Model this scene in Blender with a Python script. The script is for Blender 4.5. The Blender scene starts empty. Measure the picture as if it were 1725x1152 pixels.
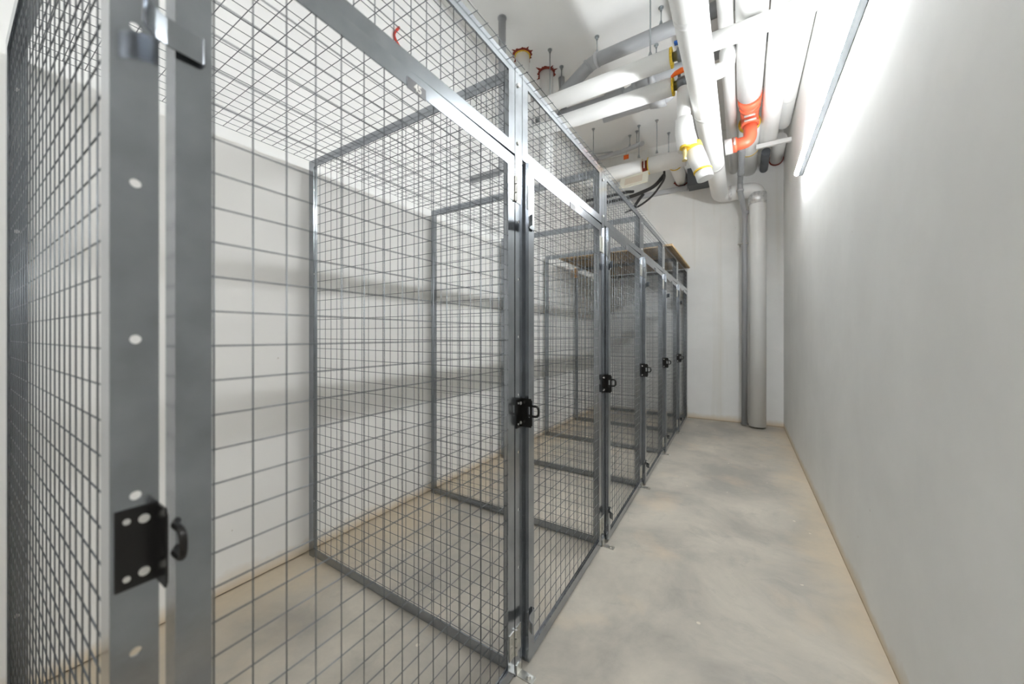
import bpy, bmesh, math, random
from mathutils import Vector, Matrix

sc = bpy.context.scene
COL = sc.collection

# ------------------------------------------------------------------ camera
cam_data = bpy.data.cameras.new('camera')
cam = bpy.data.objects.new('camera', cam_data)
COL.objects.link(cam)
cam_data.sensor_width = 36.0
cam_data.lens = 612.0 / 1725.0 * 36.0
cam_data.clip_start = 0.02
cam.location = (0.0, 0.0, 1.17)
YAW = math.atan(388.0 / 612.0)
cam_data.shift_y = -11.0 / 1725.0      # level camera, frame shifted slightly down
cam.rotation_euler = (math.radians(90), 0.0, YAW)
cam_data.dof.use_dof = True
cam_data.dof.focus_distance = 1.9
cam_data.dof.aperture_fstop = 2.2
sc.camera = cam

# ------------------------------------------------------------------ world / exposure
world = bpy.data.worlds.new('world')
sc.world = world
world.use_nodes = True
bg = world.node_tree.nodes['Background']
bg.inputs['Color'].default_value = (1, 1, 1, 1)
bg.inputs['Strength'].default_value = 0.0
sc.view_settings.view_transform = 'Standard'
sc.view_settings.look = 'None'
sc.view_settings.gamma = 1.0
sc.view_settings.use_curve_mapping = False
sc.view_settings.exposure = 1.42
sc.cycles.use_denoising = True
sc.cycles.max_bounces = 12
sc.cycles.diffuse_bounces = 10
sc.cycles.sample_clamp_indirect = 8.0
TUBE_POWER = 55.0
REAR_FILL_POWER = 66.0

# ------------------------------------------------------------------ materials
def new_mat(name):
    m = bpy.data.materials.new(name)
    m.use_nodes = True
    nt = m.node_tree
    return m, nt, nt.nodes['Principled BSDF']

def simple(name, col, rough=0.5, metal=0.0, noise=0.0, nscale=8.0, bump=0.0, bscale=60.0, spec=None):
    m, nt, b = new_mat(name)
    b.inputs['Roughness'].default_value = rough
    b.inputs['Metallic'].default_value = metal
    if spec is not None:
        b.inputs['Specular IOR Level'].default_value = spec
    c = (*col, 1)
    b.inputs['Base Color'].default_value = c
    tc = nt.nodes.new('ShaderNodeTexCoord')
    if noise > 0:
        n = nt.nodes.new('ShaderNodeTexNoise')
        n.inputs['Scale'].default_value = nscale
        n.inputs['Detail'].default_value = 5
        nt.links.new(tc.outputs['Object'], n.inputs['Vector'])
        r = nt.nodes.new('ShaderNodeValToRGB')
        r.color_ramp.elements[0].position = 0.3
        r.color_ramp.elements[1].position = 0.7
        r.color_ramp.elements[0].color = (*[v * (1 - noise) for v in col], 1)
        r.color_ramp.elements[1].color = (*[min(1, v * (1 + noise)) for v in col], 1)
        nt.links.new(n.outputs['Fac'], r.inputs['Fac'])
        nt.links.new(r.outputs['Color'], b.inputs['Base Color'])
    if bump > 0:
        n2 = nt.nodes.new('ShaderNodeTexNoise')
        n2.inputs['Scale'].default_value = bscale
        n2.inputs['Detail'].default_value = 3
        nt.links.new(tc.outputs['Object'], n2.inputs['Vector'])
        bp = nt.nodes.new('ShaderNodeBump')
        bp.inputs['Strength'].default_value = bump
        bp.inputs['Distance'].default_value = 0.004
        nt.links.new(n2.outputs['Fac'], bp.inputs['Height'])
        nt.links.new(bp.outputs['Normal'], b.inputs['Normal'])
    return m

def emitter(name, col, strength):
    m = bpy.data.materials.new(name)
    m.use_nodes = True
    nt = m.node_tree
    nt.nodes.clear()
    e = nt.nodes.new('ShaderNodeEmission')
    o = nt.nodes.new('ShaderNodeOutputMaterial')
    e.inputs['Color'].default_value = (*col, 1)
    e.inputs['Strength'].default_value = strength
    nt.links.new(e.outputs[0], o.inputs[0])
    return m

def N(nt, t, **kw):
    n = nt.nodes.new(t)
    for k, v in kw.items():
        n.inputs[k].default_value = v
    return n

def mathn(nt, op, a, b=None, clamp=False):
    n = nt.nodes.new('ShaderNodeMath')
    n.operation = op
    n.use_clamp = clamp
    for i, v in enumerate((a, b)):
        if v is None:
            continue
        if isinstance(v, (int, float)):
            n.inputs[i].default_value = v
        else:
            nt.links.new(v, n.inputs[i])
    return n.outputs[0]

def mixc(nt, fac, a, b):
    n = nt.nodes.new('ShaderNodeMix')
    n.data_type = 'RGBA'
    nt.links.new(fac, n.inputs[0])
    for i, v in ((6, a), (7, b)):
        if isinstance(v, tuple):
            n.inputs[i].default_value = (*v, 1)
        else:
            nt.links.new(v, n.inputs[i])
    return n.outputs[2]

def wall_mat(name, base=(0.89, 0.89, 0.875), dirt=True, cloud=0.05, drips=False):
    m, nt, b = new_mat(name)
    b.inputs['Roughness'].default_value = 0.62
    b.inputs['Specular IOR Level'].default_value = 0.35
    g = N(nt, 'ShaderNodeNewGeometry')
    n = N(nt, 'ShaderNodeTexNoise', Scale=1.3, Detail=6.0, Roughness=0.6)
    nt.links.new(g.outputs['Position'], n.inputs['Vector'])
    dark = tuple(v * (1 - cloud * 2) for v in base)
    f = mathn(nt, 'MULTIPLY', mathn(nt, 'SUBTRACT', n.outputs['Fac'], 0.4), 3.0, True)
    c = mixc(nt, f, dark, base)
    # small specks
    sp = N(nt, 'ShaderNodeTexVoronoi', Scale=7.0)
    nt.links.new(g.outputs['Position'], sp.inputs['Vector'])
    spf = mathn(nt, 'LESS_THAN', sp.outputs['Distance'], 0.035)
    n3 = N(nt, 'ShaderNodeTexNoise', Scale=3.1)
    nt.links.new(g.outputs['Position'], n3.inputs['Vector'])
    spf = mathn(nt, 'MULTIPLY', spf, mathn(nt, 'GREATER_THAN', n3.outputs['Fac'], 0.56))
    spf = mathn(nt, 'MULTIPLY', spf, 0.35)
    c = mixc(nt, spf, c, (0.42, 0.36, 0.28))
    sep = N(nt, 'ShaderNodeSeparateXYZ')
    nt.links.new(g.outputs['Position'], sep.inputs[0])
    if drips:
        mp = N(nt, 'ShaderNodeMapping')
        mp.inputs['Scale'].default_value = (9, 9, 0.35)
        nt.links.new(g.outputs['Position'], mp.inputs[0])
        nd = N(nt, 'ShaderNodeTexNoise', Scale=1.0, Detail=3.0)
        nt.links.new(mp.outputs[0], nd.inputs['Vector'])
        fd = mathn(nt, 'MULTIPLY', mathn(nt, 'SUBTRACT', nd.outputs['Fac'], 0.56), 5.0, True)
        fd = mathn(nt, 'MULTIPLY', fd, 0.30)
        c = mixc(nt, fd, c, (0.62, 0.58, 0.48))
    if dirt:
        n2 = N(nt, 'ShaderNodeTexNoise', Scale=4.0, Detail=6.0, Roughness=0.65)
        nt.links.new(g.outputs['Position'], n2.inputs['Vector'])
        hgt = mathn(nt, 'MULTIPLY', n2.outputs['Fac'], 0.17)
        d = mathn(nt, 'SUBTRACT', 1.0, mathn(nt, 'DIVIDE', sep.outputs['Z'], hgt), True)
        d = mathn(nt, 'MULTIPLY', d, 0.85)
        c = mixc(nt, d, c, (0.62, 0.49, 0.31))
        j = mathn(nt, 'LESS_THAN', sep.outputs['Z'], mathn(nt, 'MULTIPLY', n2.outputs['Fac'], 0.016))
        c = mixc(nt, mathn(nt, 'MULTIPLY', j, 0.75), c, (0.30, 0.21, 0.12))
    nt.links.new(c, b.inputs['Base Color'])
    bp = N(nt, 'ShaderNodeBump', Strength=0.12, Distance=0.01)
    n4 = N(nt, 'ShaderNodeTexNoise', Scale=5.0, Detail=5.0)
    nt.links.new(g.outputs['Position'], n4.inputs['Vector'])
    nt.links.new(n4.outputs['Fac'], bp.inputs['Height'])
    nt.links.new(bp.outputs['Normal'], b.inputs['Normal'])
    return m

def floor_mat():
    m, nt, b = new_mat('concrete_floor')
    b.inputs['Roughness'].default_value = 0.55
    g = N(nt, 'ShaderNodeNewGeometry')
    P = g.outputs['Position']
    sep = N(nt, 'ShaderNodeSeparateXYZ')
    nt.links.new(P, sep.inputs[0])
    n1 = N(nt, 'ShaderNodeTexNoise', Scale=1.6, Detail=8.0, Roughness=0.62, Distortion=0.4)
    nt.links.new(P, n1.inputs['Vector'])
    f1 = mathn(nt, 'MULTIPLY', mathn(nt, 'SUBTRACT', n1.outputs['Fac'], 0.36), 3.4, True)
    c = mixc(nt, f1, (0.325, 0.305, 0.27), (0.56, 0.515, 0.44))
    n2 = N(nt, 'ShaderNodeTexNoise', Scale=5.5, Detail=9.0, Roughness=0.7, Distortion=0.8)
    nt.links.new(P, n2.inputs['Vector'])
    f2 = mathn(nt, 'MULTIPLY', mathn(nt, 'SUBTRACT', n2.outputs['Fac'], 0.53), 4.5, True)
    f2 = mathn(nt, 'MULTIPLY', f2, 0.55)
    c = mixc(nt, f2, c, (0.28, 0.27, 0.245))
    # yellowish sand dust near the walls
    n3 = N(nt, 'ShaderNodeTexNoise', Scale=2.2, Detail=6.0, Roughness=0.6)
    nt.links.new(P, n3.inputs['Vector'])
    dr = mathn(nt, 'ADD', mathn(nt, 'MULTIPLY', mathn(nt, 'SUBTRACT', sep.outputs['X'], 0.27), 5.0),
               mathn(nt, 'MULTIPLY', mathn(nt, 'SUBTRACT', n3.outputs['Fac'], 0.45), 2.6), True)
    dl = mathn(nt, 'ADD', mathn(nt, 'MULTIPLY', mathn(nt, 'SUBTRACT', -1.55, sep.outputs['X']), 3.0),
               mathn(nt, 'MULTIPLY', mathn(nt, 'SUBTRACT', n3.outputs['Fac'], 0.42), 3.0), True)
    dd = mathn(nt, 'MULTIPLY', mathn(nt, 'MAXIMUM', dr, dl), 0.6)
    c = mixc(nt, dd, c, (0.62, 0.51, 0.36))
    # fine mottling
    n8 = N(nt, 'ShaderNodeTexNoise', Scale=26.0, Detail=8.0, Roughness=0.75, Distortion=0.6)
    nt.links.new(P, n8.inputs['Vector'])
    f8 = mathn(nt, 'MULTIPLY', mathn(nt, 'SUBTRACT', n8.outputs['Fac'], 0.47), 3.0, True)
    c = mixc(nt, mathn(nt, 'MULTIPLY', f8, 0.35), c, (0.40, 0.375, 0.33))
    # random sandy smudges
    n5 = N(nt, 'ShaderNodeTexNoise', Scale=3.0, Detail=5.0)
    mp = N(nt, 'ShaderNodeMapping')
    mp.inputs['Location'].default_value = (7.3, 2.1, 0)
    nt.links.new(P, mp.inputs[0])
    nt.links.new(mp.outputs[0], n5.inputs['Vector'])
    f5 = mathn(nt, 'MULTIPLY', mathn(nt, 'SUBTRACT', n5.outputs['Fac'], 0.57), 6.0, True)
    f5 = mathn(nt, 'MULTIPLY', f5, 0.45)
    c = mixc(nt, f5, c, (0.64, 0.52, 0.38))
    # pale flecks
    v = N(nt, 'ShaderNodeTexVoronoi', Scale=9.0)
    nt.links.new(P, v.inputs['Vector'])
    n6 = N(nt, 'ShaderNodeTexNoise', Scale=4.0)
    nt.links.new(P, n6.inputs['Vector'])
    fv = mathn(nt, 'MULTIPLY', mathn(nt, 'LESS_THAN', v.outputs['Distance'], 0.07),
               mathn(nt, 'GREATER_THAN', n6.outputs['Fac'], 0.55))
    fv = mathn(nt, 'MULTIPLY', fv, 0.6)
    c = mixc(nt, fv, c, (0.78, 0.72, 0.6))
    nt.links.new(c, b.inputs['Base Color'])
    r = mathn(nt, 'ADD', mathn(nt, 'MULTIPLY', f1, 0.2), 0.42)
    nt.links.new(r, b.inputs['Roughness'])
    bp = N(nt, 'ShaderNodeBump', Strength=0.15, Distance=0.004)
    nt.links.new(n2.outputs['Fac'], bp.inputs['Height'])
    nt.links.new(bp.outputs['Normal'], b.inputs['Normal'])
    return m

M = {}
M['wall'] = wall_mat('white_wall')
M['wall_back'] = wall_mat('white_wall_drips', drips=True)
M['ceiling'] = wall_mat('white_ceiling', base=(0.91, 0.91, 0.90), dirt=False, cloud=0.03)
M['lining'] = wall_mat('white_lining', base=(0.89, 0.88, 0.855), dirt=True, cloud=0.015)
M['floor'] = floor_mat()
M['steel'] = simple('grey_steel', (0.315, 0.335, 0.36), 0.17, 0.9, 0.12, 14.0, 0.05, 40)
M['wire'] = simple('grey_wire', (0.15, 0.162, 0.175), 0.33, 0.7)
M['zinc'] = simple('zinc_plate', (0.55, 0.54, 0.50), 0.35, 0.85, 0.12, 30.0)
M['bright'] = simple('bright_rivet', (0.78, 0.77, 0.74), 0.3, 0.7)
M['black'] = simple('black_metal', (0.02, 0.019, 0.018), 0.25, 0.5)
M['plate'] = simple('number_plate', (0.14, 0.14, 0.145), 0.4, 0.4)
M['digit'] = simple('white_digit', (0.85, 0.84, 0.8), 0.5)
M['wrap'] = simple('white_wrap', (0.86, 0.86, 0.85), 0.38, 0.0, 0.02, 4.0, 0.35, 14.0)
M['tape'] = simple('white_tape', (0.80, 0.80, 0.79), 0.35)
M['foil'] = simple('silver_foil', (0.82, 0.82, 0.83), 0.4, 0.5, 0.25, 30.0, 0.6, 60)
M['pvc'] = simple('grey_pvc', (0.36, 0.37, 0.385), 0.4, 0.0, 0.04, 6.0)
M['pvc_light'] = simple('light_grey_pvc', (0.52, 0.53, 0.55), 0.4)
M['wool'] = simple('yellow_foam', (0.80, 0.55, 0.05), 0.9, 0.0, 0.25, 60.0, 0.6, 90)
M['orange'] = simple('orange_paint', (0.80, 0.16, 0.08), 0.32, 0.0, 0.06, 20.0)
M['orange_handle'] = simple('orange_handle', (0.95, 0.16, 0.01), 0.4)
M['blue'] = simple('blue_handle', (0.01, 0.09, 0.38), 0.4)
M['rust'] = simple('red_brown_foam', (0.22, 0.035, 0.02), 0.85, 0.0, 0.3, 40.0, 0.6, 70)
M['brass'] = simple('brass', (0.75, 0.62, 0.30), 0.3, 0.9)
M['valve'] = simple('valve_grey', (0.22, 0.24, 0.26), 0.35, 0.6)
M['rod'] = simple('galvanised_rod', (0.42, 0.45, 0.47), 0.35, 0.8)
M['cable'] = simple('black_cable', (0.035, 0.035, 0.035), 0.5)
M['box_grey'] = simple('dark_grey_box', (0.12, 0.13, 0.145), 0.5)
M['ply'] = simple('plywood', (0.55, 0.38, 0.20), 0.65, 0.0, 0.18, 10.0)
M['wood'] = simple('pale_wood', (0.70, 0.42, 0.20), 0.6, 0.0, 0.1, 12.0)
M['cream'] = simple('cream_board', (0.76, 0.73, 0.62), 0.6)
M['tan'] = simple('tan_panel', (0.66, 0.57, 0.46), 0.6)
M['lamp_body'] = simple('lamp_housing', (0.22, 0.235, 0.25), 0.5)
M['tube'] = emitter('led_tube', (0.95, 0.985, 1.0), TUBE_POWER)
M['rear_fill'] = emitter('rear_fill_light', (0.97, 0.985, 1.0), REAR_FILL_POWER)
M['red_cable'] = simple('red_cable', (0.6, 0.04, 0.02), 0.5)

# ------------------------------------------------------------------ mesh helpers
class MB:
    def __init__(self):
        self.v = []
        self.f = []
    def add(self, vs, fs):
        o = len(self.v)
        self.v += [tuple(p) for p in vs]
        self.f += [tuple(i + o for i in q) for q in fs]
    def box(self, x0, x1, y0, y1, z0, z1):
        x0, x1 = sorted((x0, x1)); y0, y1 = sorted((y0, y1)); z0, z1 = sorted((z0, z1))
        v = [(x0, y0, z0), (x1, y0, z0), (x1, y1, z0), (x0, y1, z0), (x0, y0, z1), (x1, y0, z1), (x1, y1, z1), (x0, y1, z1)]
        f = [(0, 3, 2, 1), (4, 5, 6, 7), (0, 1, 5, 4), (1, 2, 6, 5), (2, 3, 7, 6), (3, 0, 4, 7)]
        self.add(v, f)
    def tube(self, pts, r, n=12, cap=True, radii=None):
        pts = [Vector(p) for p in pts]
        k = len(pts)
        tang = []
        for i in range(k):
            a = pts[max(i - 1, 0)]; b = pts[min(i + 1, k - 1)]
            if 0 < i < k - 1:
                t = (pts[i] - a).normalized() + (b - pts[i]).normalized()
            else:
                t = b - a
            tang.append(t.normalized())
        up = Vector((0, 0, 1)) if abs(tang[0].z) < 0.9 else Vector((1, 0, 0))
        u = tang[0].cross(up).normalized()
        vs = []
        for i in range(k):
            t = tang[i]
            u = (u - t * u.dot(t)).normalized()
            w = t.cross(u)
            rr = radii[i] if radii else r
            for j in range(n):
                a = 2 * math.pi * j / n
                vs.append(pts[i] + (u * math.cos(a) + w * math.sin(a)) * rr)
        fs = []
        for i in range(k - 1):
            for j in range(n):
                j2 = (j + 1) % n
                fs.append((i * n + j, i * n + j2, (i + 1) * n + j2, (i + 1) * n + j))
        if cap:
            fs.append(tuple(range(n))[::-1])
            fs.append(tuple((k - 1) * n + j for j in range(n)))
        self.add(vs, fs)
    def build(self, name, mat, parent=None, smooth=False, bevel=0.0, loc=None):
        me = bpy.data.meshes.new(name)
        vs = self.v
        me.from_pydata(vs, [], self.f)
        me.update()
        bm = bmesh.new(); bm.from_mesh(me)
        bmesh.ops.recalc_face_normals(bm, faces=bm.faces)
        bm.to_mesh(me); bm.free()
        me.materials.append(mat)
        o = bpy.data.objects.new(name, me)
        COL.objects.link(o)
        if parent is not None:
            o.parent = parent
        if loc is not None:
            o.location = loc
        if smooth:
            for p in me.polygons:
                p.use_smooth = len(p.vertices) <= 4
        if bevel > 0:
            md = o.modifiers.new('bevel', 'BEVEL')
            md.width = bevel; md.segments = 2; md.limit_method = 'ANGLE'
        return o

def tag(o, label=None, cat=None, group=None, kind=None):
    if label: o['label'] = label
    if cat: o['category'] = cat
    if group: o['group'] = group
    if kind: o['kind'] = kind
    return o

def empty(name, loc=(0, 0, 0)):
    o = bpy.data.objects.new(name, None)
    o.empty_display_size = 0.1
    o.location = loc
    COL.objects.link(o)
    return o

def fillet(pts, r, seg=6):
    pts = [Vector(p) for p in pts]
    out = [pts[0]]
    for i in range(1, len(pts) - 1):
        a = (pts[i - 1] - pts[i]); b = (pts[i + 1] - pts[i])
        d = min(r, a.length * 0.49, b.length * 0.49)
        p0 = pts[i] + a.normalized() * d; p1 = pts[i] + b.normalized() * d
        for s in range(seg + 1):
            t = s / seg
            out.append((1 - t) ** 2 * p0 + 2 * t * (1 - t) * pts[i] + t * t * p1)
    out.append(pts[-1])
    return out

def shifted(pts, o):
    o = Vector(o)
    return [Vector(p) - o for p in pts]

# ------------------------------------------------------------------ room shell
XR = 0.444          # right wall
XL = -2.13          # left wall
XP = -1.98          # white lining in front of the left wall
ZC = 3.97
YF = -3.6           # wall behind the photographer
def back_y(x): return 5.74 + 0.03 * x

b = MB(); b.box(XL - 0.2, XR + 0.2, YF - 0.2, 6.0, -0.15, 0.0); tag(b.build('floor', M['floor']), kind='structure')
b = MB(); b.box(XL - 0.2, XR + 0.2, YF - 0.2, 6.0, ZC, ZC + 0.15); tag(b.build('ceiling', M['ceiling']), kind='structure')
b = MB(); b.box(XR, XR + 0.2, YF - 0.2, 6.0, 0, ZC); tag(b.build('wall_right', M['wall']), kind='structure')
b = MB(); b.box(XL - 0.2, XL, YF - 0.2, 6.0, 0, ZC); tag(b.build('wall_left', M['wall']), kind='structure')
b = MB()
xa, xb = XL, XR
b.add([(xa, back_y(xa), 0), (xb, back_y(xb), 0), (xb, 6.0, 0), (xa, 6.0, 0),
       (xa, back_y(xa), ZC), (xb, back_y(xb), ZC), (xb, 6.0, ZC), (xa, 6.0, ZC)],
      [(0, 3, 2, 1), (4, 5, 6, 7), (0, 1, 5, 4), (1, 2, 6, 5), (2, 3, 7, 6), (3, 0, 4, 7)])
tag(b.build('wall_back', M['wall_back']), kind='structure')
b = MB(); b.box(XL, XR, YF - 0.2, YF, 0, ZC); tag(b.build('wall_front', M['wall']), kind='structure')
b = MB(); b.box(XL, XP, YF, back_y(XL), 0.006, 2.065)
tag(b.build('trim_1', M['lining']), kind='structure')

# ------------------------------------------------------------------ lamp fixture and added fill lamp
def lamp(y0, y1, tube_mat, label):
    root = empty('tube_lamp', (XR, y0, 2.58))
    tag(root, label, 'lamp')
    b = MB(); b.box(-0.034, -0.001, 0, y1 - y0, -0.019, 0.019)
    b.build('lamp_housing', M['lamp_body'], root, bevel=0.003)
    b = MB(); b.tube([(-0.043, 0.012, 0), (-0.043, y1 - y0 - 0.012, 0)], 0.0185, 16)
    b.build('light_tube', tube_mat, root, smooth=True)
    n = max(2, int((y1 - y0) / 0.38))
    for i in range(n):
        y = 0.12 + i * (y1 - y0 - 0.24) / (n - 1)
        b = MB(); b.box(-0.036, -0.0335, y - 0.01, y + 0.01, -0.023, -0.017)
        b.build('clip', M['lamp_body'], root)
    return root
lamp(1.75, 4.02, M['tube'], 'long lit tube lamp mounted high along the plain right wall')
lamp(-1.6, -0.2, M['rear_fill'], 'added fill lamp on the right wall behind the viewpoint, outside the view')  # unseen lamp added to brighten the near half of the room

# ------------------------------------------------------------------ storage cages
XFR = -0.656      # front plane of the cages
XBK = -1.95       # back of the cages
TOP = 2.095
WR = 0.0012
POST_Y = [0.112, 1.056, 1.962, 2.883, 3.803, 4.70, 5.632]

def wires_yz(b, x, y0, y1, z0, z1, offy=0.0, offz=0.0, step=0.05):
    y = y0 + offy
    while y < y1 + 1e-4:
        b.tube([(x, y, z0), (x, y, z1)], WR, 5, True); y += step
    z = z0 + offz
    while z < z1 + 1e-4:
        b.tube([(x - 2 * WR, y0, z), (x - 2 * WR, y1, z)], WR, 5, True); z += step

def wires_xz(b, y, x0, x1, z0, z1, offx=0.0, offz=0.0, step=0.05):
    x = x1 - offx
    while x > x0 - 1e-4:
        b.tube([(x, y, z0), (x, y, z1)], WR, 5, True); x -= step
    z = z0 + offz
    while z < z1 + 1e-4:
        b.tube([(x0, y + 2 * WR, z), (x1, y + 2 * WR, z)], WR, 5, True); z += step

def holed_strip(b, x0, x1, y0, y1, z0, z1, holes, hy, hr):
    """thin vertical plate in the YZ plane with round holes right through it"""
    zs = sorted(holes)
    s = hr * 1.6
    cur = z0
    for hz in zs:
        b.box(x0, x1, y0, y1, cur, hz - s)
        b.box(x0, x1, y0, hy - s, hz - s, hz + s)
        b.box(x0, x1, hy + s, y1, hz - s, hz + s)
        n = 16
        vo, vi = [], []
        for j in range(n):
            a = 2 * math.pi * j / n + math.pi / n
            ca, sa = math.cos(a), math.sin(a)
            k = s / max(abs(ca), abs(sa))
            vo.append((hy + ca * k, hz + sa * k)); vi.append((hy + ca * hr, hz + sa * hr))
        vs = [(x1, *p) for p in vo] + [(x1, *p) for p in vi] + [(x0, *p) for p in vo] + [(x0, *p) for p in vi]
        fs = []
        for j in range(n):
            k = (j + 1) % n
            fs += [(j, k, n + k, n + j), (2 * n + j, 3 * n + j, 3 * n + k, 2 * n + k), (n + j, n + k, 3 * n + k, 3 * n + j)]
        # corner triangles closing the square around the ring
        b.add(vs, fs)
        for j in range(n):
            k = (j + 1) % n
            (ya, za), (yb, zb) = vo[j], vo[k]
            if abs(ya - yb) > 1e-6 and abs(za - zb) > 1e-6:
                cy = hy + (s if (ya + yb) / 2 > hy else -s); cz = hz + (s if (za + zb) / 2 > hz else -s)
                for xx in (x0, x1):
                    b.add([(xx, ya, za), (xx, yb, zb), (xx, cy, cz)], [(0, 1, 2)])
        cur = hz + s
    b.box(x0, x1, y0, y1, cur, z1)

def side_panel(root, y, last=False):
    """angle iron partition frame standing at local y with its mesh"""
    t = 0.003
    b = MB()
    holes = [0.165 + 0.2 * i for i in range(9)] + [1.84, 2.03]
    holes = [z for z in holes if not 1.7 < z < 1.8]
    holes = sorted(set(holes))
    zs = [0.165, 0.365, 0.565, 0.765, 0.965, 1.165, 1.365, 1.565]
    holed_strip(b, XFR - t, XFR, y, y + 0.045, 0.0, TOP, zs, y + 0.023, 0.0058)
    b.box(XFR - 0.046, XFR - t, y, y + t, 0.0, TOP)
    b.box(XBK, XBK + t, y, y + 0.042, 0.0, TOP)
    b.box(XBK + t, XBK + 0.042, y, y + t, 0.0, TOP)
    b.box(XBK + 0.042, XFR - 0.046, y, y + t, TOP - 0.040, TOP)
    b.box(XBK + t, XFR - t, y + t, y + 0.040, TOP - t, TOP)
    b.box(XBK + 0.042, XFR - 0.046, y, y + t, 0.008, 0.048)
    b.box(XBK + t, XFR - t, y + t, y + 0.040, 0.008, 0.008 + t)
    p = b.build('side_panel', M['steel'], root)
    b = MB(); wires_xz(b, y + 0.006, XBK + 0.004, XFR - 0.006, 0.012, TOP - 0.005, 0.045, 0.04)
    b.build('wire_mesh', M['wire'], p, smooth=True)
    # small bolts through the front post and the transom joint
    for z in (1.835, 2.035):
        b = MB(); b.tube([(XFR, y + 0.018, z), (XFR + 0.005, y + 0.018, z)], 0.007, 10)
        b.build('bolt', M['bright'], p, smooth=False)
    for z in (0.28, 1.50, 1.95):
        b = MB(); b.tube([(XBK + t, y + 0.02, z), (XBK + t + 0.004, y + 0.02, z)], 0.006, 8)
        b.build('bolt', M['bright'], p)
    # foot tab screwed to the floor
    b = MB(); b.box(XFR, XFR + 0.062, y + 0.006, y + 0.036, 0.0, 0.003); b.box(XFR, XFR + 0.003, y + 0.006, y + 0.036, 0.003, 0.035)
    b.tube([(XFR + 0.042, y + 0.021, 0.003), (XFR + 0.042, y + 0.021, 0.012)], 0.007, 8)
    b.build('floor_bracket', M['zinc'], p)
    return p

def frame_rect(b, y0, y1, z0, z1, w, leg, t=0.003, x=0.0):
    # face strips in the front plane
    b.box(x - t, x, y0, y0 + w, z0, z1)
    b.box(x - t, x, y1 - w, y1, z0, z1)
    b.box(x - t, x, y0 + w, y1 - w, z1 - w, z1)
    b.box(x - t, x, y0 + w, y1 - w, z0, z0 + w)
    # legs running back round the outside
    b.box(x - leg, x - t, y0, y0 + t, z0, z1)
    b.box(x - leg, x - t, y1 - t, y1, z0, z1)
    b.box(x - leg, x - t, y0 + t, y1 - t, z1 - t, z1)
    b.box(x - leg, x - t, y0 + t, y1 - t, z0, z0 + t)

def digits(text, size, parent, loc):
    cu = bpy.data.curves.new('digits', 'FONT')
    cu.body = text; cu.size = size; cu.extrude = 0.0006; cu.align_x = 'CENTER'; cu.align_y = 'CENTER'
    cu.resolution_u = 4
    cu.offset = 0.0006
    tmp = bpy.data.objects.new('tmp', cu)
    COL.objects.link(tmp)
    dg = bpy.context.evaluated_depsgraph_get()
    me = bpy.data.meshes.new_from_object(tmp.evaluated_get(dg))
    bpy.data.objects.remove(tmp)
    me.transform(Matrix(((0, 0, 1, 0), (1, 0, 0, 0), (0, 1, 0, 0), (0, 0, 0, 1))))
    me.materials.clear(); me.materials.append(M['digit'])
    o = bpy.data.objects.new('number', me)
    COL.objects.link(o); o.parent = parent; o.location = loc
    return o

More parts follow.
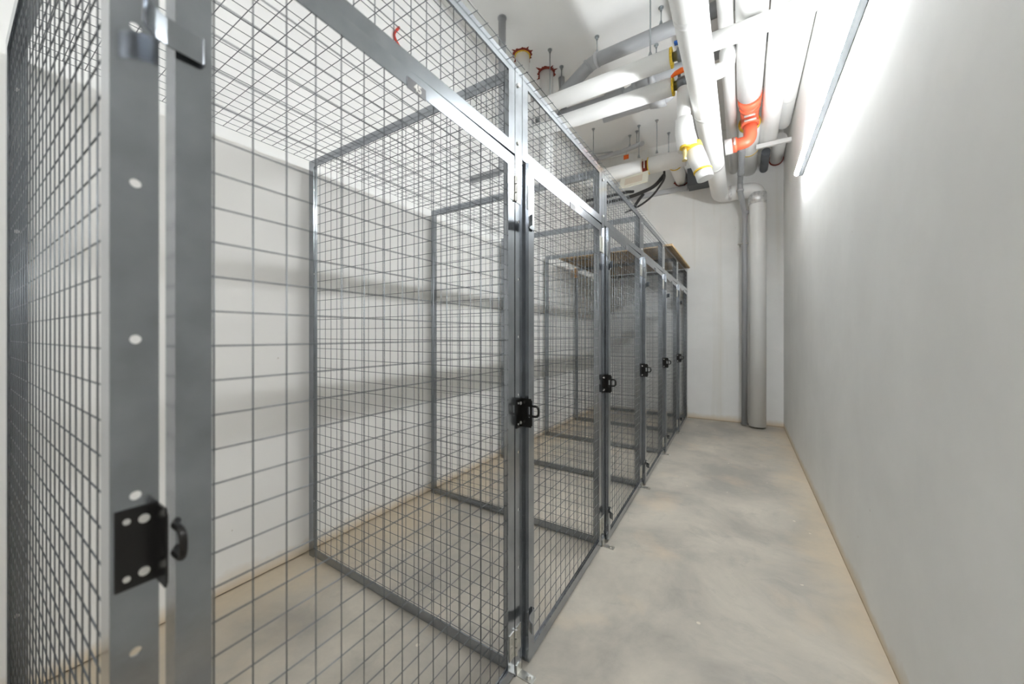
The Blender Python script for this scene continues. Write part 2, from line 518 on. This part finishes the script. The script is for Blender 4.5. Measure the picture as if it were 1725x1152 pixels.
def cage(i, label):
    y0, y1 = POST_Y[i], POST_Y[i + 1]
    Y0 = y0
    root = empty('storage_cage', (0.0, Y0, 0.0))
    tag(root, label, 'storage cage', 'wire mesh storage cages in a row')
    P = y1 - y0
    if i == 0:
        side_panel(root, 0.0)
    side_panel(root, P)
    # transom panel above the door
    ty0, ty1 = 0.048, P - 0.003
    b = MB(); frame_rect(b, ty0, ty1, 1.790, TOP, 0.038, 0.03, x=XFR)
    tr = b.build('transom_panel', M['steel'], root)
    b = MB(); wires_yz(b, XFR - 0.006, ty0 + 0.008, ty1 - 0.008, 1.795, TOP - 0.008, 0.03, 0.03)
    b.build('wire_mesh', M['wire'], tr, smooth=True)
    # roof mesh lying on top
    b = MB()
    zr = TOP + 0.002
    ya, yb = (0.0 if i == 0 else 0.045), P + 0.043
    y = ya + 0.012
    while y < yb:
        b.tube([(XBK + 0.003, y, zr + 2 * WR), (XFR + 0.018, y, zr + 2 * WR)], WR, 5); y += 0.05
    x = XFR + 0.015
    while x > XBK:
        b.tube([(x, ya + 0.004, zr), (x, yb - 0.004, zr)], WR, 5); x -= 0.05
    b.build('roof_mesh', M['wire'], root, smooth=True)
    # door: hinged on the far side, standing slightly proud at the lock side
    hy = P - 0.007
    L = hy - (0.056 if i == 0 else 0.058)
    b = MB(); frame_rect(b, -L, 0, 0.015, 1.780, 0.040, 0.036)
    door = b.build('door', M['steel'], root)
    door.location = (XFR + 0.0005, hy, 0.0)
    door.rotation_euler = (0, 0, math.asin(0.019 / L))
    b = MB(); wires_yz(b, -0.0055, -L + 0.006, -0.006, 0.02, 1.775, 0.038, 0.035)
    b.build('wire_mesh', M['wire'], door, smooth=True)
    # number plate on the top rail
    pm = -L * 0.51
    b = MB(); b.box(0.0, 0.002, pm - 0.029, pm + 0.029, 1.735, 1.761)
    pl = b.build('number_plate', M['plate'], door)
    if i == 0:
        digits('45', 0.024, door, (0.0028, pm + 0.002, 1.7475))
    # strap stops on the lock side
    for z in (1.562, 0.175):
        b = MB()
        path = [(0.001, -L + 0.030), (0.006, -L + 0.027), (0.007, -L + 0.008), (0.008, -L - 0.012), (0.013, -L - 0.024), (0.023, -L - 0.034), (0.034, -L - 0.040)]
        prof = 0.0185
        vs, fs = [], []
        for (px, py) in path:
            vs += [(px, py, z - prof), (px, py, z + prof), (px + 0.0025, py + 0.0008, z + prof), (px + 0.0025, py + 0.0008, z - prof)]
        for k in range(len(path) - 1):
            a = k * 4
            for j in range(4):
                fs.append((a + j, a + (j + 1) % 4, a + 4 + (j + 1) % 4, a + 4 + j))
        fs += [(0, 1, 2, 3), (len(vs) - 4, len(vs) - 3, len(vs) - 2, len(vs) - 1)]
        b.add(vs, fs)
        b.build('door_stop', M['steel'], door, smooth=False, bevel=0.0008)
    # black staple for the padlock
    b = MB()
    sx, sy = 0.0, -L - 0.004
    ring = fillet([(0.0, sy + 0.006, 0.887), (0.010, sy, 0.887), (0.041, sy, 0.887), (0.041, sy, 0.923), (0.010, sy, 0.923), (0.0, sy + 0.006, 0.923)], 0.014, 5)
    b.tube(ring, 0.0045, 8)
    b.build('lock_staple', M['black'], door, smooth=True)
    # hinges
    for z in (1.67, 0.125):
        b = MB()
        b.box(0.0, 0.0025, -0.034, -0.004, z - 0.043, z + 0.043)
        b.box(0.0, 0.0025, 0.010, 0.040, z - 0.043, z + 0.043)
        for q in (-0.030, 0.0, 0.030):
            b.tube([(0.0045, 0.003, z + q - 0.013), (0.0045, 0.003, z + q + 0.013)], 0.005, 8)
            for yy in (-0.020, 0.026):
                b.tube([(0.0025, yy, z + q * 0.9), (0.004, yy, z + q * 0.9)], 0.0035, 8)
        b.build('hinge', M['zinc'], door)
    # lock bracket on the near post: plate on the post and a slotted leaf sticking out
    b = MB()
    zc = 0.9
    x0 = XFR + 0.0005
    b.box(x0, x0 + 0.0025, 0.004, 0.044, zc - 0.05, zc + 0.05)
    # leaf with a slot
    xa, xb = x0 + 0.0025, x0 + 0.042
    ly0, ly1 = 0.041, 0.0435
    sa, sb = x0 + 0.024, x0 + 0.033
    b.box(xa, sa, ly0, ly1, zc - 0.05, zc + 0.05)
    b.box(sb, xb - 0.004, ly0, ly1, zc - 0.05, zc + 0.05)
    b.box(xb - 0.004, xb, ly0, ly1, zc - 0.044, zc + 0.044)
    b.box(sa, sb, ly0, ly1, zc + 0.022, zc + 0.05)
    b.box(sa, sb, ly0, ly1, zc - 0.05, zc - 0.016)
    br = b.build('lock_bracket', M['black'], root)
    for (yy, zz, rr) in ((0.014, zc + 0.036, 0.0035), (0.030, zc + 0.034, 0.0055), (0.014, zc - 0.036, 0.0035), (0.030, zc - 0.034, 0.0055)):
        b = MB(); b.tube([(x0 + 0.0025, yy, zz), (x0 + 0.0045, yy, zz)], rr, 10)
        b.build('rivet', M['bright'], br)
    return root

cage_labels = [
    'nearest grey wire mesh cage, numbered 45 on its door rail',
    'second wire mesh cage along the row, next to the cage numbered 45',
    'third wire mesh cage along the row, counting from cage 45',
    'fourth wire mesh cage, under the near end of the board on the roof',
    'fifth wire mesh cage, one before the end of the row',
    'last wire mesh cage, standing against the far end wall',
]
for i in range(6):
    cage(i, cage_labels[i])

# board lying on the roof of the far cages, wood block under it
b = MB(); b.box(-1.90, -0.615, 4.08, 5.60, TOP + 0.010, TOP + 0.030)
tag(b.build('plywood_board', M['ply'], bevel=0.002), 'brown plywood board lying on the roof of the far cages', 'board')
b = MB(); b.box(-1.944, -1.905, 4.655, 4.697, 1.96, 2.09)
tag(b.build('wood_block', M['wood'], bevel=0.003), 'small pale wood block at the top of a back post under the board', 'wood block')

# ------------------------------------------------------------------ pipework
def pipe(name, label, cat, pts, r, mat, fil=0.12, group=None, n=24, seam=0.0, radii=None):
    base = Vector(pts[0])
    root = empty(name, base)
    tag(root, label, cat, group)
    path = fillet(pts, fil, 7) if len(pts) > 2 else [Vector(p) for p in pts]
    b = MB(); b.tube(shifted(path, base), r, n)
    b.build('pipe_body', mat, root, smooth=True)
    root['_b'] = 1
    del root['_b']
    return root

def ring(root, p, axis, r, w, mat, name='joint_ring', n=24, r2=None):
    p = Vector(p) - root.location
    a = Vector(axis).normalized() * (w / 2)
    b = MB(); b.tube([p - a, p + a], r, n, True, radii=[r, r2 if r2 is not None else r])
    return b.build(name, mat, root, smooth=True)

# D: big low pipe along the corridor, turning at the wall and going down to the floor
D = pipe('insulated_pipe', 'large white pipe hanging lowest, turning down at the far wall beside the grey downpipe', 'pipe',
         [(-0.253, -3.57, 3.03), (-0.253, 5.56, 3.03), (0.162, 5.56, 3.03), (0.162, 5.56, 0.02)], 0.093, M['wrap'], 0.11)
for y in (1.2, 2.3, 3.4, 4.5):
    ring(D, (-0.253, y, 3.03), (0, 1, 0), 0.0945, 0.05, M['tape'], 'tape_band')
ring(D, (-0.135, 5.56, 3.03), (1, 0, 0), 0.0975, 0.035, M['foil'], 'foil_band')
ring(D, (0.162, 5.56, 2.90), (0, 0, 1), 0.0975, 0.14, M['foil'], 'foil_band')
ring(D, (0.162, 5.56, 0.035), (0, 0, 1), 0.090, 0.02, M['rust'], 'foam_collar')

# E, F, G, H: four pipes side by side under the ceiling
pipe('insulated_pipe', 'slim white wrapped pipe just left of the orange coupling, under the ceiling', 'pipe',
     [(-0.097, -3.57, 3.39), (-0.097, 5.73, 3.39)], 0.050, M['wrap'], group='white pipes side by side under the ceiling')
F = pipe('insulated_pipe', 'thick white wrapped pipe interrupted by the orange coupling', 'pipe',
         [(0.055, -3.57, 3.37), (0.055, 3.94, 3.37)], 0.096, M['wrap'], group='white pipes side by side under the ceiling')
b = MB(); b.tube(shifted([(0.062, 4.51, 3.37), (0.068, 5.73, 3.37)], F.location), 0.096, 24)
b.build('pipe_body', M['wrap'], F, smooth=True)
ring(F, (0.062, 4.50, 3.37), (0, 1, 0), 0.098, 0.03, M['wool'], 'foam_rim')
ring(F, (0.065, 5.10, 3.37), (0, 1, 0), 0.098, 0.02, M['wool'], 'foam_rim')
G = pipe('insulated_pipe', 'white wrapped pipe right of the orange coupling, next to the outermost one', 'pipe',
         [(0.242, -3.57, 3.37), (0.244, 5.02, 3.37), (0.244, 5.02, 3.96)], 0.083, M['wrap'], 0.10, group='white pipes side by side under the ceiling')
ring(G, (0.243, 3.55, 3.37), (0, 1, 0), 0.0855, 0.012, M['tape'], 'tape_band')
H = pipe('insulated_pipe', 'white wrapped pipe closest to the right wall, under the ceiling', 'pipe',
         [(0.374, -3.57, 3.46), (0.374, 4.93, 3.46), (0.374, 4.93, 3.96)], 0.064, M['wrap'], 0.09, group='white pipes side by side under the ceiling')
for y in (3.2, 4.35):
    ring(H, (0.374, y, 3.46), (0, 1, 0), 0.0655, 0.012, M['tape'], 'tape_band')
s = pipe('insulated_pipe', 'short white pipe stub entering the far wall in the right corner', 'pipe',
         [(0.365, 5.15, 3.42), (0.365, 5.745, 3.42)], 0.068, M['wrap'])
ring(s, (0.365, 5.73, 3.42), (0, 1, 0), 0.078, 0.02, M['rust'], 'foam_collar')
b = MB(); b.box(0.13, 0.443, 4.84, 4.87, 3.235, 3.262); b.box(0.13, 0.443, 4.84, 4.843, 3.262, 3.28)
tag(b.build('support_rail', M['tape']), 'white bracket rail under the pipes at the right corner', 'bracket')
s = pipe('drain_pipe', 'dark grey pipe stub behind the white bracket rail', 'pipe', [(0.235, 5.2, 3.33), (0.235, 5.745, 3.33)], 0.045, M['box_grey'])

# orange grooved tee and elbow
oc = empty('pipe_coupling', (0.06, 3.970, 3.37))
tag(oc, 'orange cast elbow coupling joining the thick white pipe to a side branch', 'pipe coupling')
def ob(name, pts, r, mat, fil=None, radii=None):
    path = fillet(pts, fil, 7) if fil else pts
    b = MB(); b.tube(shifted(path, oc.location), r, 24, True, radii)
    return b.build(name, mat, oc, smooth=True)
ob('flange', [(0.058, 3.975, 3.37), (0.058, 4.070, 3.37), (0.059, 4.110, 3.37)], 0.1, M['orange'], radii=[0.097, 0.095, 0.080])
ob('tee_body', [(0.060, 4.110, 3.37), (0.062, 4.485, 3.37)], 0.078, M['orange'])
ob('clamp', [(0.061, 4.135, 3.37), (0.061, 4.175, 3.37)], 0.088, M['orange'])
ob('outlet', [(0.066, 4.300, 3.37), (0.066, 4.300, 3.26)], 0.068, M['orange'])
ob('clamp', [(0.066, 4.300, 3.285), (0.066, 4.300, 3.25)], 0.076, M['orange'])
ob('elbow', [(0.066, 4.300, 3.26), (0.066, 4.300, 3.09), (-0.075, 4.300, 3.09)], 0.058, M['orange'], 0.13)
ob('clamp', [(-0.045, 4.300, 3.09), (-0.085, 4.300, 3.09)], 0.072, M['orange'])
ob('branch_pipe', [(-0.086, 4.300, 3.09), (-0.150, 4.300, 3.085)], 0.074, M['wrap'])
for (p, q) in (((0.015, 4.155, 3.276), (0.105, 4.155, 3.276)), ((0.015, 4.212, 3.262), (0.115, 4.212, 3.262)), ((-0.065, 4.222, 3.055), (-0.065, 4.222, 3.125))):
    ob('clamp_bolt', [p, q], 0.010, M['bright'])

# A: pipe crossing the corridor, with blue handled valve
A = pipe('insulated_pipe', 'white wrapped pipe crossing over the cages, with the blue valve', 'pipe',
         [(-2.12, 2.89, 3.215), (-0.445, 2.89, 3.215)], 0.066, M['wrap'], group='white pipes crossing from the cages to the corridor')
b = MB(); b.tube(shifted(fillet([(-0.315, 2.89, 3.215), (0.380, 2.89, 3.215), (0.380, 2.89, 3.39)], 0.06, 6), A.location), 0.058, 24)
b.build('pipe_body', M['wrap'], A, smooth=True)
ring(A, (-0.44, 2.89, 3.215), (1, 0, 0), 0.068, 0.014, M['wool'], 'foam_rim')
b = MB(); b.tube(shifted([(-0.434, 2.89, 3.215), (-0.405, 2.89, 3.215), (-0.395, 2.89, 3.215), (-0.36, 2.89, 3.215), (-0.316, 2.89, 3.215)], A.location), 0.05, 16, True, [0.03, 0.034, 0.048, 0.048, 0.035])
v = b.build('valve', M['valve'], A, smooth=True)
b = MB(); b.tube(shifted([(-0.38, 2.89, 3.215), (-0.38, 2.87, 3.290)], A.location), 0.012, 10)
b.build('valve_stem', M['valve'], v, smooth=True)
b = MB(); b.box(-0.42, -0.34, 2.855, 2.89, 3.290, 3.307); b.v = [tuple(Vector(p) - A.location) for p in b.v]
b.build('blue_handle', M['blue'], v, bevel=0.004)

# B: second crossing pipe with orange handled valve; left end rises into the ceiling, right end joins the slim pipe
B = pipe('insulated_pipe', 'white wrapped pipe crossing over the cages, with the orange handled valve', 'pipe',
         [(-1.855, 3.12, 3.968), (-1.87, 3.20, 3.215), (-0.485, 3.23, 3.215)], 0.068, M['wrap'], 0.12, group='white pipes crossing from the cages to the corridor')
b = MB(); b.tube(shifted(fillet([(-0.37, 3.23, 3.215), (-0.097, 3.23, 3.215), (-0.097, 3.23, 3.35)], 0.07, 6), B.location), 0.055, 24)
b.build('pipe_body', M['wrap'], B, smooth=True)
ring(B, (-1.855, 3.12, 3.962), (0, 0, 1), 0.079, 0.012, M['wool'], 'foam_rim')
ring(B, (-0.48, 3.23, 3.215), (1, 0, 0), 0.070, 0.014, M['wool'], 'foam_rim')
b = MB(); b.tube(shifted([(-0.473, 3.23, 3.215), (-0.45, 3.23, 3.215), (-0.44, 3.23, 3.215), (-0.395, 3.23, 3.215), (-0.37, 3.23, 3.215)], B.location), 0.05, 16, True, [0.035, 0.038, 0.052, 0.052, 0.04])
v = b.build('valve', M['valve'], B, smooth=True)
b = MB(); b.tube(shifted([(-0.43, 3.23, 3.215), (-0.43, 3.19, 3.290)], B.location), 0.012, 10)
b.build('valve_stem', M['valve'], v, smooth=True)
b = MB(); b.tube(shifted([(-0.485, 3.165, 3.255), (-0.45, 3.16, 3.270), (-0.41, 3.16, 3.277), (-0.375, 3.16, 3.275)], B.location), 0.02, 12, True, [0.010, 0.018, 0.022, 0.014])
b.build('orange_handle', M['orange_handle'], v, smooth=True)

def ragged_ring(name, label, c, r0, r1, mat, normal='z', seed=1):
    """torn foam left round a pipe where it goes through a surface"""
    rnd = random.Random(seed)
    b = MB()
    n = 48
    vs = []
    for j in range(n):
        a = 2 * math.pi * j / n
        rr = r0 + (r1 - r0) * (0.35 + rnd.uniform(0.0, 0.75) + (1.3 if j % 11 == 0 else 0))
        ca, sa = math.cos(a), math.sin(a)
        vs += [(ca * r0, sa * r0, 0), (ca * rr, sa * rr, 0), (ca * (rr - 0.004), sa * (rr - 0.004), -0.004), (ca * r0, sa * r0, -0.010)]
    fs = []
    for j in range(n):
        a = j * 4; d = ((j + 1) % n) * 4
        for q in range(4):
            fs.append((a + q, a + (q + 1) % 4, d + (q + 1) % 4, d + q))
    b.add(vs, fs)
    o = b.build(name, mat)
    o.location = c
    if normal == 'y':
        o.rotation_euler = (math.radians(-90), 0, 0)
    return tag(o, label, 'foam collar')

ragged_ring('foam_collar', 'torn yellow and brown foam round a white pipe at the ceiling', (-1.855, 3.12, 3.969), 0.080, 0.102, M['rust'], seed=3)
ragged_ring('foam_collar', 'torn dark red foam round a white pipe at the ceiling, beside a threaded rod', (-1.764, 3.47, 3.969), 0.073, 0.105, M['rust'], seed=4)

pipe('insulated_pipe', 'white pipe dropping from the ceiling through torn dark red foam', 'pipe',
     [(-1.764, 3.47, 3.968), (-1.764, 3.47, 2.75), (-2.125, 3.47, 2.75)], 0.072, M['wrap'], 0.1)
p = pipe('drain_pipe', 'thin grey pipe dropping from a round hole in the ceiling above the second cage post', 'pipe',
     [(-1.79, 2.66, 3.968), (-1.79, 2.66, 2.62), (-2.125, 2.66, 2.62)], 0.033, M['pvc'], 0.06)
ring(p, (-1.79, 2.66, 3.966), (0, 0, 1), 0.041, 0.004, M['pvc_light'], 'ceiling_ring')
pipe('drain_pipe', 'short grey pipe from the ceiling joining a grey drain behind the white pipes', 'pipe',
     [(-1.66, 3.62, 3.968), (-1.66, 3.68, 3.66)], 0.034, M['pvc'])

# vertical drop from pipe B with sleeves, brass nipple
V = pipe('insulated_pipe', 'white pipe dropping vertically below the orange valve, with yellow rimmed sleeve', 'pipe',
         [(-0.400, 3.23, 3.165), (-0.400, 3.20, 2.70)], 0.050, M['wrap'])
b = MB(); b.tube(shifted([(-0.395, 3.19, 2.90), (-0.39, 3.19, 2.80), (-0.365, 3.195, 2.66)], V.location), 0.072, 24, True, [0.062, 0.070, 0.076])
b.build('sleeve', M['wrap'], V, smooth=True)
ring(V, (-0.383, 3.155, 2.655), (0, 0, 1), 0.038, 0.016, M['wool'], 'foam_rim')
b = MB(); b.tube(shifted([(-0.383, 3.145, 2.66), (-0.383, 3.145, 2.615), (-0.383, 3.145, 2.57), (-0.383, 3.145, 2.545)], V.location), 0.013, 12, True, [0.013, 0.017, 0.012, 0.020])
b.build('nipple', M['brass'], V, smooth=True)
b = MB(); b.tube(shifted([(-0.33, 3.22, 2.655), (-0.30, 3.22, 2.57), (-0.265, 3.22, 2.47)], V.location), 0.062, 24, True, [0.066, 0.066, 0.062])
b.build('sleeve', M['wrap'], V, smooth=True)
b = MB(); b.tube(shifted([(-0.343, 3.22, 2.685), (-0.328, 3.22, 2.640)], V.location), 0.071, 24)
b.build('foam_rim', M['wool'], V, smooth=True)
b = MB(); b.tube(shifted([(-0.265, 3.22, 2.475), (-0.262, 3.22, 2.460)], V.location), 0.066, 24)
b.build('foam_rim', M['wool'], V, smooth=True)
b = MB(); b.tube(shifted([(-0.262, 3.22, 2.462), (-0.245, 3.22, 2.400)], V.location), 0.060, 24)
b.build('sleeve', M['wrap'], V, smooth=True)

# C: far crossing pipe with label board
C = pipe('insulated_pipe', 'white pipe before the far wall, broken by a red ring, above the cream board', 'pipe',
         [(-2.12, 5.0, 3.40), (-1.115, 5.0, 3.40)], 0.103, M['wrap'])
b = MB(); b.tube(shifted([(-1.04, 5.0, 3.40), (-0.60, 5.0, 3.40)], C.location), 0.103, 24)
b.build('pipe_body', M['wrap'], C, smooth=True)
ring(C, (-1.08, 5.0, 3.40), (1, 0, 0), 0.075, 0.08, M['rust'], 'red_ring')
ring(C, (-1.118, 5.0, 3.40), (1, 0, 0), 0.104, 0.012, M['cream'], 'foam_rim')
ring(C, (-1.036, 5.0, 3.40), (1, 0, 0), 0.104, 0.012, M['wool'], 'foam_rim')
b = MB(); b.tube(shifted([(-1.08, 4.915, 3.35), (-1.08, 4.915, 3.45)], C.location), 0.008, 8)
b.build('ring_bolt', M['bright'], C, smooth=True)
b = MB(); b.tube(shifted(fillet([(-0.735, 5.06, 3.40), (-0.735, 5.40, 3.40), (-0.735, 5.715, 3.40)], 0.1, 5), C.location), 0.083, 24)
b.build('branch_pipe', M['wrap'], C, smooth=True)
ring(C, (-0.735, 5.115, 3.40), (0, 1, 0), 0.090, 0.016, M['wool'], 'foam_rim')
ragged_ring('foam_collar', 'torn dark red foam where a white pipe enters the far wall', (-0.735, 5.705, 3.40), 0.084, 0.100, M['rust'], 'y', 9)
pipe('insulated_pipe', 'white pipe partly hidden behind the pipe with the red ring', 'pipe',
     [(-1.02, 5.38, 3.615), (-0.52, 5.38, 3.615), (-0.52, 5.715, 3.615)], 0.07, M['wrap'], 0.09)
sg = empty('label_board', (-1.19, 4.90, 3.285))
tag(sg, 'cream board with a tan centre hanging under the far white pipe', 'label board')
b = MB(); b.box(-0.19, 0.17, -0.004, 0.004, -0.22, 0.0); o = b.build('board', M['cream'], sg); 
b = MB(); b.box(-0.125, 0.10, -0.006, -0.004, -0.175, -0.04); b.build('centre_panel', M['tan'], sg)
sg.rotation_euler = (math.radians(-32), math.radians(-4), 0)

# J, K, L: grey drains above
J = pipe('drain_pipe', 'thick grey drain pipe right under the ceiling, bending down at its clamp', 'pipe',
         [(0.43, 3.3, 3.76), (-1.19, 3.3, 3.75), (-1.50, 3.3, 3.55), (-1.64, 3.33, 3.44)], 0.058, M['pvc'], 0.09, group='grey drain pipes above the white pipes')
ring(J, (-1.15, 3.3, 3.75), (1, 0, 0), 0.064, 0.03, M['pvc_light'], 'pipe_clamp')
ring(J, (-1.235, 3.3, 3.722), (1, 0, 0.6), 0.063, 0.02, M['pvc'], 'socket')
K = pipe('drain_pipe', 'grey drain pipe with stepped sockets between the two white crossing pipes', 'pipe',
         [(0.43, 3.7, 3.68), (-0.80, 3.7, 3.665), (-0.96, 3.7, 3.60), (-2.0, 3.7, 3.63)], 0.047, M['pvc'], 0.06, group='grey drain pipes above the white pipes')
for (x, z, w, r) in ((-0.74, 3.667, 0.06, 0.055), (-0.90, 3.632, 0.05, 0.054), (-1.10, 3.61, 0.19, 0.057)):
    ring(K, (x, 3.7, z), (1, 0, 0.02), r, w, M['pvc'], 'socket')
Lp = pipe('drain_pipe', 'thin pale grey drain pipe with a flared elbow, behind the white crossing pipes', 'pipe',
          [(-0.60, 4.1, 3.968), (-0.60, 4.1, 3.655), (-1.35, 4.1, 3.655)], 0.036, M['pvc_light'], 0.10)
b = MB(); b.tube(shifted([(-0.68, 4.1, 3.655), (-0.76, 4.1, 3.652), (-0.84, 4.1, 3.65)], Lp.location), 0.05, 20, True, [0.062, 0.058, 0.040])
b.build('socket', M['pvc_light'], Lp, smooth=True)

# grey conduit near the far wall
Mc = pipe('conduit', 'grey conduit with an elbow under the ceiling near the far wall', 'pipe',
          [(-2.10, 5.35, 3.84), (-1.48, 5.35, 3.86), (-1.12, 5.0, 3.72)], 0.03, M['pvc_light'], 0.05)
pipe('conduit', 'thin grey strut pipe angled above the grey conduit with the elbow', 'pipe',
     [(-2.0, 5.30, 3.93), (-1.62, 5.34, 3.885)], 0.012, M['pvc_light'])
b = MB(); b.box(-0.035, 0.035, -0.004, 0.004, -0.04, 0.02)
o = b.build('warning_tag', M['orange_handle']); o.location = (-1.405, 5.27, 3.735)
tag(o, 'small plain orange tag hanging above the far white pipe', 'tag')
b = MB(); b.tube([(-1.405, 5.27, 3.75), (-1.405, 5.29, 3.83)], 0.002, 6)
tag(b.build('tag_wire', M['rod']), 'short wire holding the small orange tag', 'wire')

# strip and box on the far wall
b = MB(); b.box(-2.1, -0.66, back_y(-2.1) - 0.012, back_y(-0.66) , 3.235, 3.295); b.tube([(-2.1, 5.665, 3.288), (-0.66, 5.70, 3.288)], 0.022, 12)
tag(b.build('cable_trunking', M['pvc_light']), 'grey trunking strip running level along the far wall', 'trunking')
b = MB(); b.box(-0.64, -0.37, 5.50, 5.72, 3.22, 3.46)
tag(b.build('duct_box', M['box_grey'], bevel=0.006), 'dark grey box on the far wall behind the white pipes', 'box')

# black cables near the far wall
cables = [
    ('long black cable looping down from the white pipes to behind the cages', [(-0.86, 5.06, 3.305), (-0.88, 5.22, 3.28), (-0.95, 5.32, 3.24), (-1.08, 5.42, 3.14), (-1.28, 5.50, 3.06), (-1.50, 5.54, 3.02)], 0.014),
    ('thick black cable lying flat behind the cream board', [(-0.90, 5.30, 3.36), (-1.05, 5.42, 3.27), (-1.4, 5.44, 3.20), (-1.95, 5.44, 3.19)], 0.026),
    ('thick black cable running above another behind the cream board', [(-1.40, 5.66, 3.36), (-1.5, 5.56, 3.34), (-1.7, 5.58, 3.33), (-2.12, 5.58, 3.34)], 0.022),
    ('short thick black cable bending down beside the trunking strip', [(-1.22, 5.52, 3.24), (-1.33, 5.57, 3.15), (-1.40, 5.60, 3.05)], 0.022),
]
for lb, pts, r in cables:
    b = MB(); b.tube(fillet(pts, 0.12, 4), r, 10)
    tag(b.build('black_cable', M['cable'], smooth=True), lb, 'cable')

# thin grey downpipe at the far wall
gp = pipe('drain_pipe', 'thin grey downpipe kinked near the top, standing left of the white floor pipe', 'pipe',
          [(0.0, 4.80, 3.245), (-0.024, 5.41, 3.10), (-0.022, 5.42, 2.97), (0.026, 5.55, 2.76), (0.022, 5.57, 0.02)], 0.031, M['pvc'], 0.03)
ring(gp, (-0.016, 5.23, 3.148), (0, 1, -0.25), 0.037, 0.05, M['pvc'], 'socket')
ring(gp, (-0.022, 5.42, 3.0), (0, 0, 1), 0.038, 0.02, M['pvc_light'], 'socket')
ring(gp, (0.036, 5.552, 2.75), (0, 0, 1), 0.037, 0.04, M['pvc'], 'socket')
ring(gp, (0.026, 5.56, 2.35), (0, 0, 1), 0.036, 0.03, M['zinc'], 'pipe_clamp')
b = MB(); b.tube(shifted([(-0.05, 5.545, 2.35), (0.062, 5.53, 2.35)], gp.location), 0.010, 8)
b.tube(shifted([(-0.03, 5.56, 2.35), (-0.03, 5.735, 2.35)], gp.location), 0.006, 8)
b.build('clamp_bolt', M['zinc'], gp, smooth=True)
b = MB(); b.box(-0.02, 0.25, 5.665, 5.735, 0.0, 0.017)
tag(b.build('floor_plate', M['pvc']), 'flat grey plate on the floor behind the two downpipes', 'plate')
b = MB(); b.tube([(0.078, 5.69, 0.018), (0.078, 5.69, 3.0)], 0.018, 12)
tag(b.build('thin_pipe', M['wrap'], smooth=True), 'very thin white pipe between the grey downpipe and the thick white floor pipe', 'pipe')

# threaded hanger rods
def hanger(p, z1, label, r=0.005, clamp=True):
    root = empty('hanger_rod', p)
    tag(root, label, 'hanger rod', 'threaded hanger rods under the ceiling')
    L = p[2] - z1
    b = MB(); b.tube([(0, 0, 0), (0, 0, -L)], r, 8)
    b.build('rod', M['rod'], root, smooth=True)
    b = MB(); b.tube([(0, 0, 0), (0, 0, -0.006)], 0.022, 12); b.tube([(0, 0, -0.006), (0, 0, -0.03)], 0.011, 6)
    b.build('anchor', M['rod'], root)
    if clamp:
        b = MB(); b.tube([(0, 0, -L + 0.035), (0, 0, -L)], 0.012, 6, True, [0.008, 0.018])
        b.build('nut', M['rod'], root)
    return root
zc = ZC - 0.001
hanger((-1.592, 3.205, zc), 3.285, 'rod in front of the pipe with dark red foam, ending on the orange valve pipe')
hanger((-1.59, 3.471, zc), 3.66, 'short rod beside the small grey ceiling pipe')
hanger((-1.150, 3.30, zc), 3.81, 'rod holding the clamp of the thick grey drain')
hanger((-0.586, 3.30, zc), 3.82, 'short rod over the thick grey drain, near the lowest white pipe')
hanger((-0.59, 2.89, zc), 3.285, 'long rod with a coupling nut holding the blue valve pipe', 0.006)
hanger((-0.70, 3.70, zc), 3.72, 'rod hidden between the thick grey drain and the blue valve pipe')
hanger((-1.705, 4.749, zc), 3.10, 'long thin rod far left, dropping behind the cage roofs', clamp=False)
hanger((-1.33, 5.178, zc), 3.82, 'left rod of the pair by the grey conduit elbow')
hanger((-1.221, 5.12, zc), 3.78, 'right rod of the pair by the grey conduit elbow')
hanger((-0.939, 5.00, zc), 3.545, 'rod dropping onto the far white pipe right of its red ring')
hanger((-1.165, 5.00, zc), 3.545, 'rod dropping onto the far white pipe left of its red ring')
hanger((-0.86, 5.40, zc), 3.675, 'rod farthest back, above the partly hidden white pipe')

# red cable on the left wall, junction box
b = MB(); b.tube(fillet([(XL + 0.012, 1.80, 3.42), (XL + 0.012, 1.745, 3.33), (XL + 0.012, 1.80, 3.28), (XL + 0.012, 1.93, 3.23)], 0.06, 5), 0.009, 8)
tag(b.build('red_cable', M['red_cable'], smooth=True), 'short curved red cable high above the cage numbered 45', 'cable')
jb = empty('junction_box', (-2.05, 3.66, 3.56))
tag(jb, 'small grey junction box seen through the mesh above the second cage', 'junction box')
b = MB(); b.box(-0.07, 0.02, -0.09, 0.09, -0.07, 0.07); b.build('box', M['pvc_light'], jb, bevel=0.006)
b = MB(); b.box(0.02, 0.026, -0.08, 0.08, -0.06, 0.06); b.build('lid', M['pvc'], jb, bevel=0.003)
for (y, s) in ((-0.05, 1), (0.04, 2)):
    b = MB(); b.tube([(-0.02, y, -0.07), (-0.02, y, -0.10)], 0.014, 10); b.build('gland', M['cable'], jb)
